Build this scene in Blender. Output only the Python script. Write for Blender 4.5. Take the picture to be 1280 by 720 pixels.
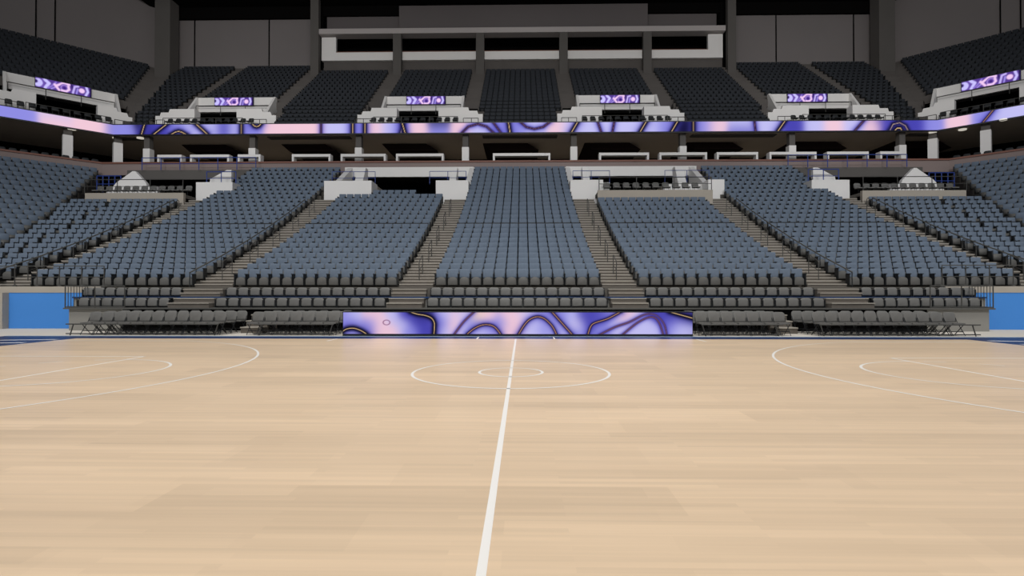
import bpy, math, random
import numpy as np
from mathutils import Vector, Matrix
random.seed(7); np.random.seed(7)
for o in list(bpy.data.objects): bpy.data.objects.remove(o)
SC = bpy.context.scene
COL = SC.collection
R = math.radians
CY = -10.4                      # camera Y; "depth" d below means Y = d + CY

# ------------------------------------------------------------------ camera
cam = bpy.data.cameras.new('camera'); cam.sensor_width = 36; cam.lens = 699/1280*36
cam.clip_end = 400; cam.clip_start = .05
co = bpy.data.objects.new('camera', cam); COL.objects.link(co)
co.location = (.215, CY, 1.46); co.rotation_euler = (R(90.574), 0, R(1.066))
SC.camera = co

# ------------------------------------------------------------------ world, lights, exposure
w = bpy.data.worlds.new('world'); SC.world = w; w.use_nodes = True
w.node_tree.nodes['Background'].inputs[0].default_value = (.93, .96, 1, 1)
w.node_tree.nodes['Background'].inputs[1].default_value = .30
SC.view_settings.view_transform = 'Standard'; SC.view_settings.look = 'None'
SC.view_settings.exposure = 0; SC.view_settings.gamma = 1; SC.view_settings.use_curve_mapping = False

def area(name, loc, target, sx, sy, power, color=(1, .97, .93), spread=120):
    l = bpy.data.lights.new(name, 'AREA'); l.shape = 'RECTANGLE'; l.size = sx; l.size_y = sy
    l.energy = power; l.color = color; l.spread = R(spread)
    o = bpy.data.objects.new(name, l); COL.objects.link(o); o.location = loc
    o.rotation_euler = (Vector(target)-Vector(loc)).to_track_quat('-Z', 'Y').to_euler()
    return o
for lx in (-18, 0, 18):
    area('court_floodlight', (lx, 2, 27), (lx*.8, -1, 0), 9, 4, 1270, spread=100)
area('court_floodlight', (0, -13, 24), (0, -8, 0), 24, 4, 230, spread=100)
for lx in (-22, 0, 22):
    area('bowl_floodlight', (lx, -9, 21), (lx*1.15, 24, 5), 8, 3, 960, (.98, .985, 1), spread=75)
for lx in (-26, 26):
    area('upper_fill_light', (lx*.6, 6, 23), (lx*1.3, 50, 27), 8, 3, 740, (1, .97, .95), spread=70)  # unseen fills added to brighten the upper walls and seats
area('upper_fill_light', (0, 6, 23), (0, 50, 27), 8, 3, 580, (1, .97, .95), spread=70)
area('concourse_fill', (0, 53+CY, 14.3), (0, 53+CY, 0), 66, .4, 620, (1, .9, .8), spread=160)  # unseen fill, added so bounce off the floor lifts the soffit

# ------------------------------------------------------------------ materials
def s2l(c):
    return tuple(((x/255+.055)/1.055)**2.4 if x/255 > .04045 else x/255/12.92 for x in c)
def mat(name, rgb, rough=.6, metal=0, noise=0, nscale=6, spec=.5, coat=0):
    m = bpy.data.materials.new(name); m.use_nodes = True; nt = m.node_tree; b = nt.nodes['Principled BSDF']
    c = s2l(rgb); b.inputs['Base Color'].default_value = (*c, 1)
    b.inputs['Roughness'].default_value = rough; b.inputs['Metallic'].default_value = metal
    b.inputs['Specular IOR Level'].default_value = spec; b.inputs['Coat Weight'].default_value = coat
    if noise:
        tc = nt.nodes.new('ShaderNodeTexCoord'); n = nt.nodes.new('ShaderNodeTexNoise'); n.inputs['Scale'].default_value = nscale
        n.inputs['Detail'].default_value = 5
        r = nt.nodes.new('ShaderNodeMapRange'); r.inputs[3].default_value = 1-noise; r.inputs[4].default_value = 1+noise
        mx = nt.nodes.new('ShaderNodeMix'); mx.data_type = 'RGBA'; mx.blend_type = 'MULTIPLY'; mx.inputs[0].default_value = 1
        mx.inputs[6].default_value = (*c, 1)
        nt.links.new(tc.outputs['Object'], n.inputs['Vector']); nt.links.new(n.outputs['Fac'], r.inputs[0])
        nt.links.new(r.outputs[0], mx.inputs[7]); nt.links.new(mx.outputs[2], b.inputs['Base Color'])
    return m
M = dict(
    blue=mat('blue_seat_fabric', (100, 112, 127), .85, noise=.12, nscale=9, spec=.25),
    pan=mat('grey_seat_plastic', (96, 95, 92), .6, spec=.3),
    iron=mat('seat_iron', (34, 36, 38), .5, spec=.3),
    grey=mat('grey_chair_vinyl', (108, 107, 104), .55, noise=.08, nscale=8, spec=.35),
    dark=mat('balcony_seat_fabric', (49, 52, 57), .85, noise=.15, nscale=5, spec=.2),
    conc=mat('terrace_concrete', (96, 92, 86), .85, noise=.12, nscale=1.5, spec=.2),
    step=mat('stair_concrete', (106, 100, 93), .85, noise=.15, nscale=2, spec=.2),
    nose=mat('stair_nosing', (162, 156, 146), .8, noise=.1, nscale=3, spec=.2),
    uconc=mat('upper_concrete', (92, 88, 85), .9, noise=.15, nscale=.8, spec=.2),
    beige=mat('beige_concrete', (170, 162, 150), .8, noise=.06, nscale=1, spec=.2),
    white=mat('white_paint', (232, 230, 227), .6, noise=.03, nscale=1, spec=.3),
    fascia=mat('fascia_shaded', (178, 172, 170), .7, spec=.2),  # the beam's shading is put into this darker colour
    wall=mat('grey_wall', (124, 119, 118), .9, noise=.05, nscale=.3, spec=.1),
    wall2=mat('grey_wall_panel', (104, 99, 99), .9, noise=.05, nscale=.3, spec=.1),
    column=mat('column_concrete', (96, 93, 90), .9, noise=.08, nscale=.8, spec=.1),
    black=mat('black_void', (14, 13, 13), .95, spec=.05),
    soffit=mat('brown_soffit', (198, 186, 172), .9, noise=.1, nscale=.5, spec=.1),
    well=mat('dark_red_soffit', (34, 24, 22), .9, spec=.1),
    parapet=mat('brown_parapet', (140, 126, 122), .8, noise=.06, nscale=.5, spec=.2),
    cap=mat('wood_cap', (122, 80, 66), .6),
    bluewall=mat('blue_wall_paint', (72, 138, 214), .7, noise=.04, nscale=.7, spec=.2),
    navy=mat('navy_court_paint', (28, 52, 98), .35, spec=.4),
    line=mat('white_court_paint', (240, 238, 234), .35, spec=.4),
    pale=mat('pale_blue_edge', (150, 168, 184), .5),
    floor=mat('arena_floor', (206, 200, 190), .7, noise=.05, nscale=1, spec=.2),
    rail=mat('dark_rail_metal', (70, 69, 66), .45, spec=.4),
    brail=mat('blue_rail_paint', (44, 66, 138), .5),
    bcarpet=mat('blue_carpet', (40, 64, 104), .9, spec=.1),
    deckedge=mat('deck_edge', (84, 83, 79), .6),
    deckwall=mat('deck_front_wall', (140, 138, 132), .8, noise=.04, nscale=1, spec=.2),
    ledbody=mat('led_housing', (20, 22, 30), .5),
)
def led_mat(name, strength):
    m = bpy.data.materials.new(name); m.use_nodes = True; nt = m.node_tree; nt.nodes.clear()
    out = nt.nodes.new('ShaderNodeOutputMaterial'); e = nt.nodes.new('ShaderNodeEmission'); a = nt.nodes.new('ShaderNodeAttribute')
    a.attribute_name = 'screen'; e.inputs[1].default_value = strength
    nt.links.new(a.outputs['Color'], e.inputs[0]); nt.links.new(e.outputs[0], out.inputs[0]); return m
M['led'] = led_mat('led_screen', 1.0)

def wood():
    m = bpy.data.materials.new('court_maple'); m.use_nodes = True; nt = m.node_tree; b = nt.nodes['Principled BSDF']; L = nt.links.new
    N = nt.nodes.new
    tc = N('ShaderNodeTexCoord')
    def brick(bw, rh, off, c1, c2, shift):
        mp = N('ShaderNodeMapping'); mp.inputs['Location'].default_value = (shift, shift*.7, 0); L(tc.outputs['Object'], mp.inputs['Vector'])
        t = N('ShaderNodeTexBrick'); t.offset = off; t.inputs['Scale'].default_value = 1
        t.inputs['Brick Width'].default_value = bw; t.inputs['Row Height'].default_value = rh
        t.inputs['Mortar Size'].default_value = 0; t.inputs['Color1'].default_value = (c1,)*3+(1,); t.inputs['Color2'].default_value = (c2,)*3+(1,)
        t.inputs['Mortar'].default_value = (c1,)*3+(1,); t.inputs['Bias'].default_value = 0
        L(mp.outputs[0], t.inputs['Vector']); return t
    t1 = brick(1.9, .062, .37, .955, 1.04, 3.3)
    t2 = brick(3.7, .55, .43, .93, 1.06, 100.7)
    t3 = brick(2.6, .21, .61, .955, 1.04, 57.1)
    mpn = N('ShaderNodeMapping'); mpn.inputs['Scale'].default_value = (.5, 14, 1); L(tc.outputs['Object'], mpn.inputs['Vector'])
    n = N('ShaderNodeTexNoise'); n.inputs['Scale'].default_value = 1.2; n.inputs['Detail'].default_value = 6; L(mpn.outputs[0], n.inputs['Vector'])
    mr = N('ShaderNodeMapRange'); mr.inputs[3].default_value = .90; mr.inputs[4].default_value = 1.10; L(n.outputs['Fac'], mr.inputs[0])
    prev = None
    base = N('ShaderNodeRGB'); base.outputs[0].default_value = (*s2l((221, 196, 166)), 1); prev = base.outputs[0]
    for src in (t1.outputs['Color'], t2.outputs['Color'], t3.outputs['Color'], mr.outputs[0]):
        mx = N('ShaderNodeMix'); mx.data_type = 'RGBA'; mx.blend_type = 'MULTIPLY'; mx.inputs[0].default_value = 1
        L(prev, mx.inputs[6]); L(src, mx.inputs[7]); prev = mx.outputs[2]
    L(prev, b.inputs['Base Color']); b.inputs['Roughness'].default_value = .3; b.inputs['Specular IOR Level'].default_value = .3
    return m
M['wood'] = wood()

# ------------------------------------------------------------------ mesh building
class MB:
    def __init__(s): s.v = []; s.f = []; s.n = 0; s.smooth = False
    def add(s, vs, fs):
        s.v.extend(vs); s.f.extend([tuple(i+s.n for i in f) for f in fs]); s.n += len(vs); return s
    def box(s, x0, x1, y0, y1, z0, z1, T=None):
        vs = [(x, y, z) for z in (z0, z1) for y in (y0, y1) for x in (x0, x1)]
        if T: vs = [T(*v) for v in vs]
        return s.add(vs, [(0, 2, 3, 1), (4, 5, 7, 6), (0, 1, 5, 4), (2, 6, 7, 3), (0, 4, 6, 2), (1, 3, 7, 5)])
    def prism(s, quad, z0, z1):        # horizontal polygon (ccw) extruded
        k = len(quad)
        vs = [(*p, z0) for p in quad]+[(*p, z1) for p in quad]
        return s.add(vs, [tuple(reversed(range(k))), tuple(range(k, 2*k))]+[(i, (i+1) % k, (i+1) % k+k, i+k) for i in range(k)])
    def side(s, prof, x0, x1, T=None):   # (y,z) profile extruded along x
        k = len(prof)
        vs = [(x0, *p) for p in prof]+[(x1, *p) for p in prof]
        if T: vs = [T(*v) for v in vs]
        return s.add(vs, [tuple(range(k)), tuple(reversed(range(k, 2*k)))]+[(i, i+k, (i+1) % k+k, (i+1) % k) for i in range(k)])
    def front(s, prof, y0, y1, T=None):  # (x,z) profile extruded along y
        k = len(prof)
        vs = [(p[0], y0, p[1]) for p in prof]+[(p[0], y1, p[1]) for p in prof]
        if T: vs = [T(*v) for v in vs]
        return s.add(vs, [tuple(range(k)), tuple(reversed(range(k, 2*k)))]+[(i, i+k, (i+1) % k+k, (i+1) % k) for i in range(k)])
    def tube(s, pts, r, T=None, n=6):
        if T: pts = [T(*p) for p in pts]
        P = [Vector(p) for p in pts]; vs = []
        for i, p in enumerate(P):
            if i == 0: t = P[1]-P[0]
            elif i == len(P)-1: t = P[-1]-P[-2]
            else: t = (P[i+1]-P[i]).normalized()+(P[i]-P[i-1]).normalized()
            t.normalize(); u = t.cross(Vector((0, 0, 1)))
            if u.length < .1: u = Vector((1, 0, 0))
            u.normalize(); w_ = t.cross(u)
            for j in range(n):
                a = 2*math.pi*j/n; vs.append(tuple(p+u*(r*math.cos(a))+w_*(r*math.sin(a))))
        fs = [(i*n+j, i*n+(j+1) % n, (i+1)*n+(j+1) % n, (i+1)*n+j) for i in range(len(P)-1) for j in range(n)]
        fs += [tuple(range(n)), tuple(reversed(range((len(P)-1)*n, len(P)*n)))]
        return s.add(vs, fs)
    def mesh(s, name, m, smooth=False):
        me = bpy.data.meshes.new(name); me.from_pydata(s.v, [], s.f); me.materials.append(m)
        bm_fix(me)
        if smooth:
            me.polygons.foreach_set('use_smooth', [True]*len(me.polygons))
            me.set_sharp_from_angle(angle=R(40))
        return me
    def obj(s, name, m, parent=None, smooth=False):
        me = s.mesh(name, m, smooth)
        o = bpy.data.objects.new(name, me); COL.objects.link(o)
        if parent:
            o.parent = parent; bpy.context.view_layer.update() if False else None
            o.matrix_parent_inverse = Matrix.Translation(-parent.location) if parent.rotation_euler.z == 0 else parent.matrix_basis.inverted()
        return o
def bm_fix(me):
    import bmesh
    b = bmesh.new(); b.from_mesh(me); bmesh.ops.recalc_face_normals(b, faces=b.faces); b.to_mesh(me); b.free()
def tag(o, label=None, cat=None, group=None, kind=None):
    if label: o['label'] = label
    if cat: o['category'] = cat
    if group: o['group'] = group
    if kind: o['kind'] = kind
    return o
def root(name, loc, label, cat, group=None):
    o = bpy.data.objects.new(name, None); COL.objects.link(o); o.location = loc; o.empty_display_size = .2
    return tag(o, label, cat, group)
def struct(o, label=None): o['kind'] = 'structure'; (tag(o, label) if label else None); return o
def dup(o, mtx, label=None):
    c = o.copy(); COL.objects.link(c); c.matrix_world = mtx; c.matrix_basis = mtx
    for ch in o.children:
        d = ch.copy(); COL.objects.link(d); d.parent = c
        d.matrix_parent_inverse = Matrix.Identity(4); d.matrix_basis = Matrix.Identity(4)
    if label: c['label'] = label
    return c
ORD = ['zeroth', 'first', 'second', 'third', 'fourth', 'fifth', 'sixth', 'seventh', 'eighth', 'ninth', 'tenth', 'eleventh', 'twelfth', 'thirteenth', 'fourteenth', 'fifteenth',
       'sixteenth', 'seventeenth', 'eighteenth', 'nineteenth', 'twentieth']
def ordn(n):
    if n <= 20: return ORD[n]
    t, u = divmod(n, 10); tens = ['', '', 'twent', 'thirt', 'fort', 'fift', 'sixt', 'sevent', 'eight', 'ninet'][t]
    return tens+'ieth' if u == 0 else tens+'y-'+ORD[u]

# placement frames: straight side, and the two corner wings turned 45 degrees about the mitre
D0, XM = 46.6, 34.4
def TS(a, d, z): return (a, d+CY, z)
def xm(d): return XM+.4142*(d-D0)
H = math.sqrt(.5)
def TW(side):
    def f(s, d, z):
        n = d-D0
        x = -XM-H*s-H*n; y = D0-H*s+H*n
        return (x if side < 0 else -x, y+CY, z)
    return f
TWL, TWR = TW(-1), TW(1)
def s0(d): return -.4142*(d-D0)           # where a wing row starts (the mitre)
def frame_matrix(T, a, d, z):
    o = Vector(T(a, d, z)); x = (Vector(T(a+1, d, z))-o).normalized(); y = (Vector(T(a, d+1, z))-o).normalized()
    zz = Vector((0, 0, 1))
    if x.cross(y).z < 0: x = -x
    m = Matrix((x, y, zz)).transposed().to_4x4(); m.translation = o; return m

# row profiles
def ld(k): return 23.9+.83*k+(.06 if k > 9 else 0)
def lz(k): return 1.73+.2817*k+.00425*k*k+(.03 if k > 9 else 0)
def ud(k): return 48.0+.8*k
def uz(k): return 15.62+.6*k

# ================================================================== SETTING
# floors
struct(MB().box(-60, 60, -14, 60, -.30, -.012).obj('floor_arena', M['floor']))
court = struct(MB().box(-14.325, 14.325, -7.62, 7.62, -.011, 0).obj('floor_court', M['wood']))
ap = MB()
for (x0, x1, y0, y1) in ((-17.6, -14.325, -8.6, 8.50), (14.325, 17.6, -8.6, 8.50), (-14.325, 14.325, 7.62, 8.50), (-14.325, 14.325, -8.6, -7.62)):
    ap.box(x0, x1, y0, y1, -.011, -.001)
ap.obj('apron', M['navy'], court)
MB().box(-17.6, 17.6, 8.50, 8.68, -.011, .004).obj('edge_strip', M['pale'], court)
def marking(mb, label=None):
    o = mb.obj('court_marking', M['line'], court)
    if label: o['label'] = label
Z0, Z1 = 0.0, .0025
def ring(mb, cx, cy, r, a0, a1, wd=.05, n=96):
    for i in range(n):
        t0, t1 = a0+(a1-a0)*i/n, a0+(a1-a0)*(i+1)/n
        q = [(cx+rr*math.cos(t), cy+rr*math.sin(t)) for rr, t in ((r-wd, t0), (r, t0), (r, t1), (r-wd, t1))]
        mb.add([(*p, Z1) for p in q], [(0, 1, 2, 3)])
    return mb
marking(MB().box(-.027, .027, -7.62, 7.62, Z0, Z1), 'white halfway line')
marking(ring(MB(), 0, 0, 1.83, 0, 2*math.pi), 'white outer centre circle')
marking(ring(MB(), 0, 0, .61, 0, 2*math.pi), 'white inner centre circle')
for s in (-1, 1):
    hx = s*(14.325-1.6)
    b = MB(); a = math.acos(0) if False else math.asin(6.7/7.24)
    if s < 0: ring(b, hx, 0, 7.24, -a, a)
    else: ring(b, hx, 0, 7.24, math.pi-a, math.pi+a)
    xe = hx-s*math.cos(a)*7.24
    for y in (-6.7, 6.7): b.box(min(s*14.325, xe), max(s*14.325, xe), y-.025, y+.025, Z0, Z1)
    marking(b, 'white three-point line')
    fx = s*8.53
    b = MB(); b.box(min(fx, fx+s*.05), max(fx, fx+s*.05), -2.44, 2.44, Z0, Z1)
    for y in (-2.44, 2.44): b.box(min(s*14.325, fx), max(s*14.325, fx), y-.025, y+.025, Z0, Z1)
    marking(b, 'white lane lines')
    b = MB(); ring(b, fx, 0, 1.83, math.pi/2*(-1 if s < 0 else 1), math.pi/2*(1 if s < 0 else 3)); marking(b, 'white free throw half circle')
    b = MB()
    for k in range(6):
        a0 = math.pi/2*(1 if s < 0 else -1)+math.pi*(k+.25)/6.; ring(b, fx, 0, 1.83, a0, a0+math.pi/14, n=6)
    marking(b, 'dashed white half circle')
    marking(MB().box(s*5.79-.025, s*5.79+.025, 6.7, 7.62, Z0, Z1))
    marking(MB().box(s*1.25-.025, s*1.25+.025, 7.62, 8.3, 0, .004))
    # strokes of the big painted lettering on the end apron
    b = MB()
    for y0, y1, x0, x1 in ((7.05, 7.25, 14.6, 16.9), (5.9, 6.1, 14.6, 16.9)):
        b.add([(s*x0, y0, .002), (s*x1, y0-.5, .002), (s*x1, y1-.5, .002), (s*x0, y1, .002)], [(0, 1, 2, 3)])
    marking(b, 'white stroke of apron lettering')

# lower bowl terraces (concrete steps under the seat rows)
t = MB()
def terrace(mb, T, a0f, a1f, ks, dd, zz, tread, front, base=1.2):
    for k in ks:
        e0 = dd(k)-front; e1 = dd(k+1)-front; z = zz(k)
        quad = [T(a0f(e0), e0, 0)[:2], T(a1f(e0), e0, 0)[:2], T(a1f(e1), e1, 0)[:2], T(a0f(e1), e1, 0)[:2]]
        mb.prism(quad, max(z-base, 0), z)
C = lambda v: (lambda d: v)
LB = [  # name, a0, a1, last row
    ('centre block', -3.5, 3.5, 23), ('inner left block', -12.1, -5.1, 16), ('inner right block', 5.1, 12.1, 15),
    ('outer left block', -20.9, -13.9, 23), ('outer right block', 13.9, 20.9, 23)]
terrace(t, TS, C(-22.5), C(22.5), range(0, 17), ld, lz, .83, .6, 1.6)
terrace(t, TS, C(-3.5), C(3.5), range(17, 24), ld, lz, .83, .6)
for s in (-1, 1):
    if s < 0: terrace(t, TS, C(-20.9), C(-13.7), range(17, 24), ld, lz, .83, .6)
    else: terrace(t, TS, C(13.7), C(20.9), range(17, 24), ld, lz, .83, .6)
    f = (lambda d: -xm(d)) if s < 0 else C(22.5); g = C(-22.5) if s < 0 else (lambda d: xm(d))
    terrace(t, TS, f, g, range(0, 16), ld, lz, .83, .6, 1.6)
    T = TWL if s < 0 else TWR
    terrace(t, T, s0, lambda d: s0(d)+24, range(0, 24), ld, lz, .83, .6, 1.6)
struct(t.obj('floor_lower_terrace', M['conc']))
t = MB()
for s in (-1, 1):
    f = (lambda d: -xm(d)) if s < 0 else C(0); g = C(0) if s < 0 else (lambda d: xm(d))
    terrace(t, TS, f, g, range(0, 20), ud, uz, .8, .55, .75)
    T = TWL if s < 0 else TWR
    terrace(t, T, s0, lambda d: s0(d)+16, range(0, 20), ud, uz, .8, .55, .75)
UT = t      # vomitories are cut by building them separately below

# fascia wall in front of the fixed bowl: concrete cap band, blue painted panel
for s, nm in ((-1, 'left'), (1, 'right')):
    x0, x1 = (-40, 17.5*s) if s < 0 else (17.5*s, 40)
    struct(MB().box(x0, x1, 23.18+CY, 23.32+CY, 1.50, 1.76).obj('wall_cap_'+nm, M['beige']))
    xa, xb = sorted((s*21.45, s*17.5))
    struct(MB().box(xa, xb, 23.2+CY, 23.3+CY, -.01, 1.50).obj('wall_blue_'+nm, M['bluewall']))
    xa, xb = sorted((s*21.55, s*30))
    struct(MB().box(xa, xb, 24.5+CY, 24.6+CY, -.01, 1.50).obj('wall_tunnel_'+nm, M['cap']))
    xa, xb = sorted((s*21.45, s*21.65))
    struct(MB().box(xa, xb, 22.9+CY, 24.5+CY, -.01, 1.50).obj('wall_pier_'+nm, M['beige']))

# platforms of the retractable stand
DX0, DX1 = -17.9, 18.3
dk = struct(MB().box(DX0, DX1, 22.02+CY, 22.85+CY, -.01, .84).obj('floor_deck_front', M['deckwall']))
MB().box(-15.7, 15.9, 21.98+CY, 22.02+CY, -.01, .84).obj('chair_shade_strip', M['black'], dk)  # black strip added for the shade behind the chair legs
MB().box(DX0-.15, DX1+.15, 21.9+CY, 22.85+CY, .84, .90).obj('deck_edge', M['deckedge'], dk)
dk = struct(MB().box(-18.4, 18.85, 22.86+CY, 23.3+CY, -.01, 1.27).obj('floor_deck_rear', M['deckwall']))
MB().box(-18.4, 18.85, 22.78+CY, 23.17+CY, 1.27, 1.33).obj('carpet_edge', M['bcarpet'], dk)

# back of the lower bowl: parapet, tunnel rear, concourse
def poly_wall(name, d0, d1, z0, z1, m, wing=26, lim=0, split=False):
    """a wall that runs along the straight side and both wings"""
    out = []
    b = MB(); b.prism([(-xm(d0), d0+CY), (xm(d0), d0+CY), (xm(d1), d1+CY), (-xm(d1), d1+CY)], z0, z1)
    for T in (TWL, TWR):
        b.prism([T(s0(d0), d0, 0)[:2], T(s0(d0)+wing, d0, 0)[:2], T(s0(d1)+wing, d1, 0)[:2], T(s0(d1), d1, 0)[:2]], z0, z1)
    return b.obj(name, m)
struct(poly_wall('wall_parapet', 43.9, 44.15, 10.9, 11.80, M['parapet']))
struct(poly_wall('trim_parapet', 43.82, 44.25, 11.80, 11.93, M['cap']))
struct(poly_wall('floor_concourse', 44.15, 58, 11.2, 11.5, M['conc']))
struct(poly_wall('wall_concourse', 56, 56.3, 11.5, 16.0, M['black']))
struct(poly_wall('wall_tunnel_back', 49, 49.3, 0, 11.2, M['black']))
struct(poly_wall('ceiling_soffit', 46.75, 56, 14.95, 15.05, M['soffit']))
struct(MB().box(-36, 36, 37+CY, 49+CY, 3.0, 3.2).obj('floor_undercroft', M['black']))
# upper bowl structure
UV = [('inner left', -9.13, 4.56), ('inner right', 9.13, 4.56), ('outer left', -27.4, 4.9), ('outer right', 27.4, 4.9)]
# terraces with openings: rows 0..6 are missing inside the vomitories
t = MB()
def in_rows(k):
    if k >= 7: return [(-1, 1)]
for k in range(0, 20):
    e0, e1, z = ud(k)-.55, ud(k+1)-.55, uz(k)
    if k >= 7: spans = [(-xm(e0), xm(e0), -xm(e1), xm(e1))]
    else:
        spans = []
        edges = [-13.7+0, ]
        cuts = [(-31.6, -22.6), (-14.3, -3.9), (3.9, 14.3), (22.6, 31.6)] if k > 2 else [(-32.8, -21.7), (-14.6, -3.2), (3.2, 14.6), (21.7, 32.8)]
        cur = None; prev = None
        xs = [None]+[v for c in cuts for v in c]+[None]
        for i in range(0, len(xs), 2):
            a, b_ = xs[i], xs[i+1]
            spans.append((-xm(e0) if a is None else a, xm(e0) if b_ is None else b_, -xm(e1) if a is None else a, xm(e1) if b_ is None else b_))
    for (a, b_, a2, b2) in spans:
        t.prism([(a, e0+CY), (b_, e0+CY), (b2, e1+CY), (a2, e1+CY)], z-.75, z)
    for T in (TWL, TWR):
        for (sa, sb) in ([(None, 26)] if k >= 7 else [(None, -1.9), (7.6, 26)]):
            sa0 = s0(e0) if sa is None else sa; sa1 = s0(e1) if sa is None else sa
            if sb < sa0: continue
            t.prism([T(sa0, e0, 0)[:2], T(sb, e0, 0)[:2], T(sb, e1, 0)[:2], T(sa1, e1, 0)[:2]], z-.75, z)
struct(t.obj('floor_upper_terrace', M['uconc']))
struct(poly_wall('floor_upper_walkway', 46.75, 56, 15.06, 15.3, M['uconc']))
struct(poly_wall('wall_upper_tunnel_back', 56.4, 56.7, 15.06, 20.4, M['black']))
# rear wall
b = MB(); ZT = 34
for (a, c) in ((-XM-.4142*16.6, -22.3), (22.3, XM+.4142*16.6)):
    b.box(a, c, 63.0+CY, 63.3+CY, 20, 34)
struct(b.obj('wall_rear_sides', M['wall']))
for s, nm, T in ((-1, 'left', TWL), (1, 'right', TWR)):
    struct(MB().box(s0(63)+0, s0(63)+45, 63, 63.3, 20, 42, T).obj('wall_wing_'+nm, M['wall']))
    for sa in (2.55, 4.05):
        struct(MB().box(sa, sa+.12, 62.93, 63.0, 20, 42, T).obj('trim_joint', M['black']))
    for xa in ((28.6, 37.2) if s > 0 else (-28.72, -37.3)):
        struct(MB().box(xa, xa+.12, 62.93+CY, 63.0+CY, 22, 33.9).obj('trim_joint', M['black']))
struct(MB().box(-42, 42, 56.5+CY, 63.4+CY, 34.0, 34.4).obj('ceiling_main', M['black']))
b = MB()
for s in (-1, 1):
    xa, xb = sorted((s*22.5, s*40.3)); b.box(xa, xb, 62.6+CY, 63.2+CY, 32.7, 34.2)
    xa, xb = sorted((s*13.6, s*22.3)); b.box(xa, xb, 62.6+CY, 62.95+CY, 32.9, 34.2)
struct(b.obj('ceiling_bulkhead', M['black']))
struct(MB().box(-85, 85, 30+CY, 75+CY, 42, 42.4).obj('ceiling_high', M['black']))
# press level: recessed side panels, proud centre panel, beams
struct(MB().box(-22.6, 22.6, 66+CY, 66.3+CY, 20, 34).box(-22.9, -22.3, 62.5+CY, 66+CY, 20, 34).box(22.3, 22.9, 62.5+CY, 66+CY, 20, 34).obj('wall_press_back', M['black']))
struct(MB().box(-22.0, 22.0, 62.9+CY, 63.2+CY, 30.5, 33.6).obj('wall_press_upper', M['wall2']))
struct(MB().box(-13.55, 14.1, 61.9+CY, 62.7+CY, 30.4, 33.6).obj('wall_press_centre', M['wall2']))
struct(MB().box(-22.0, 22.3, 61.95+CY, 62.2+CY, 24.2, 27.5).obj('wall_press_lower', M['uconc']))
struct(MB().box(-22.2, 22.3, 60.9+CY, 62.2+CY, 30.05, 30.62).obj('trim_press_fascia', M['fascia']))
b = MB(); b.box(-22.1, 22.2, 61.5+CY, 61.9+CY, 27.35, 28.25); b.box(-22.1, -20.5, 61.5+CY, 61.9+CY, 28.25, 29.95); b.box(20.6, 22.2, 61.5+CY, 61.9+CY, 28.25, 29.95)
struct(b.obj('trim_press_front', M['white']))
struct(MB().box(-20.5, 20.6, 61.5+CY, 61.95+CY, 28.25, 28.33).obj('trim_press_counter', M['cap']))
# tall concrete columns of the upper bowl
for i in range(6):
    x = -22.8+9.12*i
    top = 30.0 if 0 < i < 5 else 34.0
    struct(MB().box(x-.45+.15, x+.45+.15, 60.8+CY, 61.45+CY, 23.5, top).obj('column', M['column']), None)
for s in (-1, 1):
    xa, xb = sorted((s*38.6, s*40.3))
    o = struct(MB().box(xa, xb, 60.6+CY, 62.2+CY, 24, 34.0).obj('column', M['column']))
# concourse columns: dark shaft, white foot
for x in (-31.9, -22.8, -13.7, -4.6, 4.55, 13.7, 22.8, 31.9):
    o = struct(MB().box(x-.24, x+.24, 47.1+CY, 47.6+CY, 13.85, 14.95).obj('column', M['column']))
    MB().box(x-.29, x+.29, 47.05+CY, 47.65+CY, 11.5, 13.85).obj('column_foot', M['white'], o)
for T in (TWL, TWR):
    for s in (3.0, -.4, 12):
        o = struct(MB().box(s-.28, s+.28, 47.1, 47.6, 14.4, 14.95, T).obj('column', M['column']))
        MB().box(s-.33, s+.33, 47.05, 47.65, 11.5, 14.4, T).obj('column_foot', M['white'], o)
# darker wells in the soffit
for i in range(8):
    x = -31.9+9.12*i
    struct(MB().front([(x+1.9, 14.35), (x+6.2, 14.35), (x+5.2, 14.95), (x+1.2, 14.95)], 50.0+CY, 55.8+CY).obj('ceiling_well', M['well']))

# ================================================================== LED SCREENS
def segdist(px, py, poly):
    d = np.full(px.shape, 1e9)
    for (x0, y0), (x1, y1) in zip(poly[:-1], poly[1:]):
        dx, dy = x1-x0, y1-y0; L2 = dx*dx+dy*dy+1e-9
        tt = np.clip(((px-x0)*dx+(py-y0)*dy)/L2, 0, 1)
        d = np.minimum(d, np.hypot(px-x0-tt*dx, py-y0-tt*dy))
    return d
def smooth_poly(p, n=6):
    P = [p[0]]+list(p)+[p[-1]]; out = []
    for i in range(1, len(P)-2):
        p0, p1, p2, p3 = [np.array(q, float) for q in P[i-1:i+3]]
        for j in range(n):
            t_ = j/n
            out.append(tuple(.5*((2*p1)+(-p0+p2)*t_+(2*p0-5*p1+4*p2-p3)*t_**2+(-p0+3*p1-3*p2+p3)*t_**3)))
    out.append(tuple(p[-1])); return out
PINK, LAV, PER, IND, NAV = [np.array(c, float) for c in ((248, 206, 222), (200, 197, 250), (146, 144, 232), (72, 68, 178), (16, 14, 50))]
SIG = 7.0
def field(px, py, anchors, power=2.6, ys=1.0):
    num = np.zeros(px.shape+(3,)); den = np.zeros(px.shape)
    for (x, y, c) in anchors:
        q = (px-x)**2+((py-y)*ys)**2; w_ = np.exp(-q/(2*SIG**2))+.03*np.exp(-q/(2*(2.6*SIG)**2))+1e-5*np.exp(-q/(2*(8*SIG)**2))
        num += w_[..., None]*c; den += w_
    return num/den[..., None]
def lin(c):
    c = np.clip(c, 0, 255)/255
    return np.where(c > .04045, ((c+.055)/1.055)**2.4, c/12.92)
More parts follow.
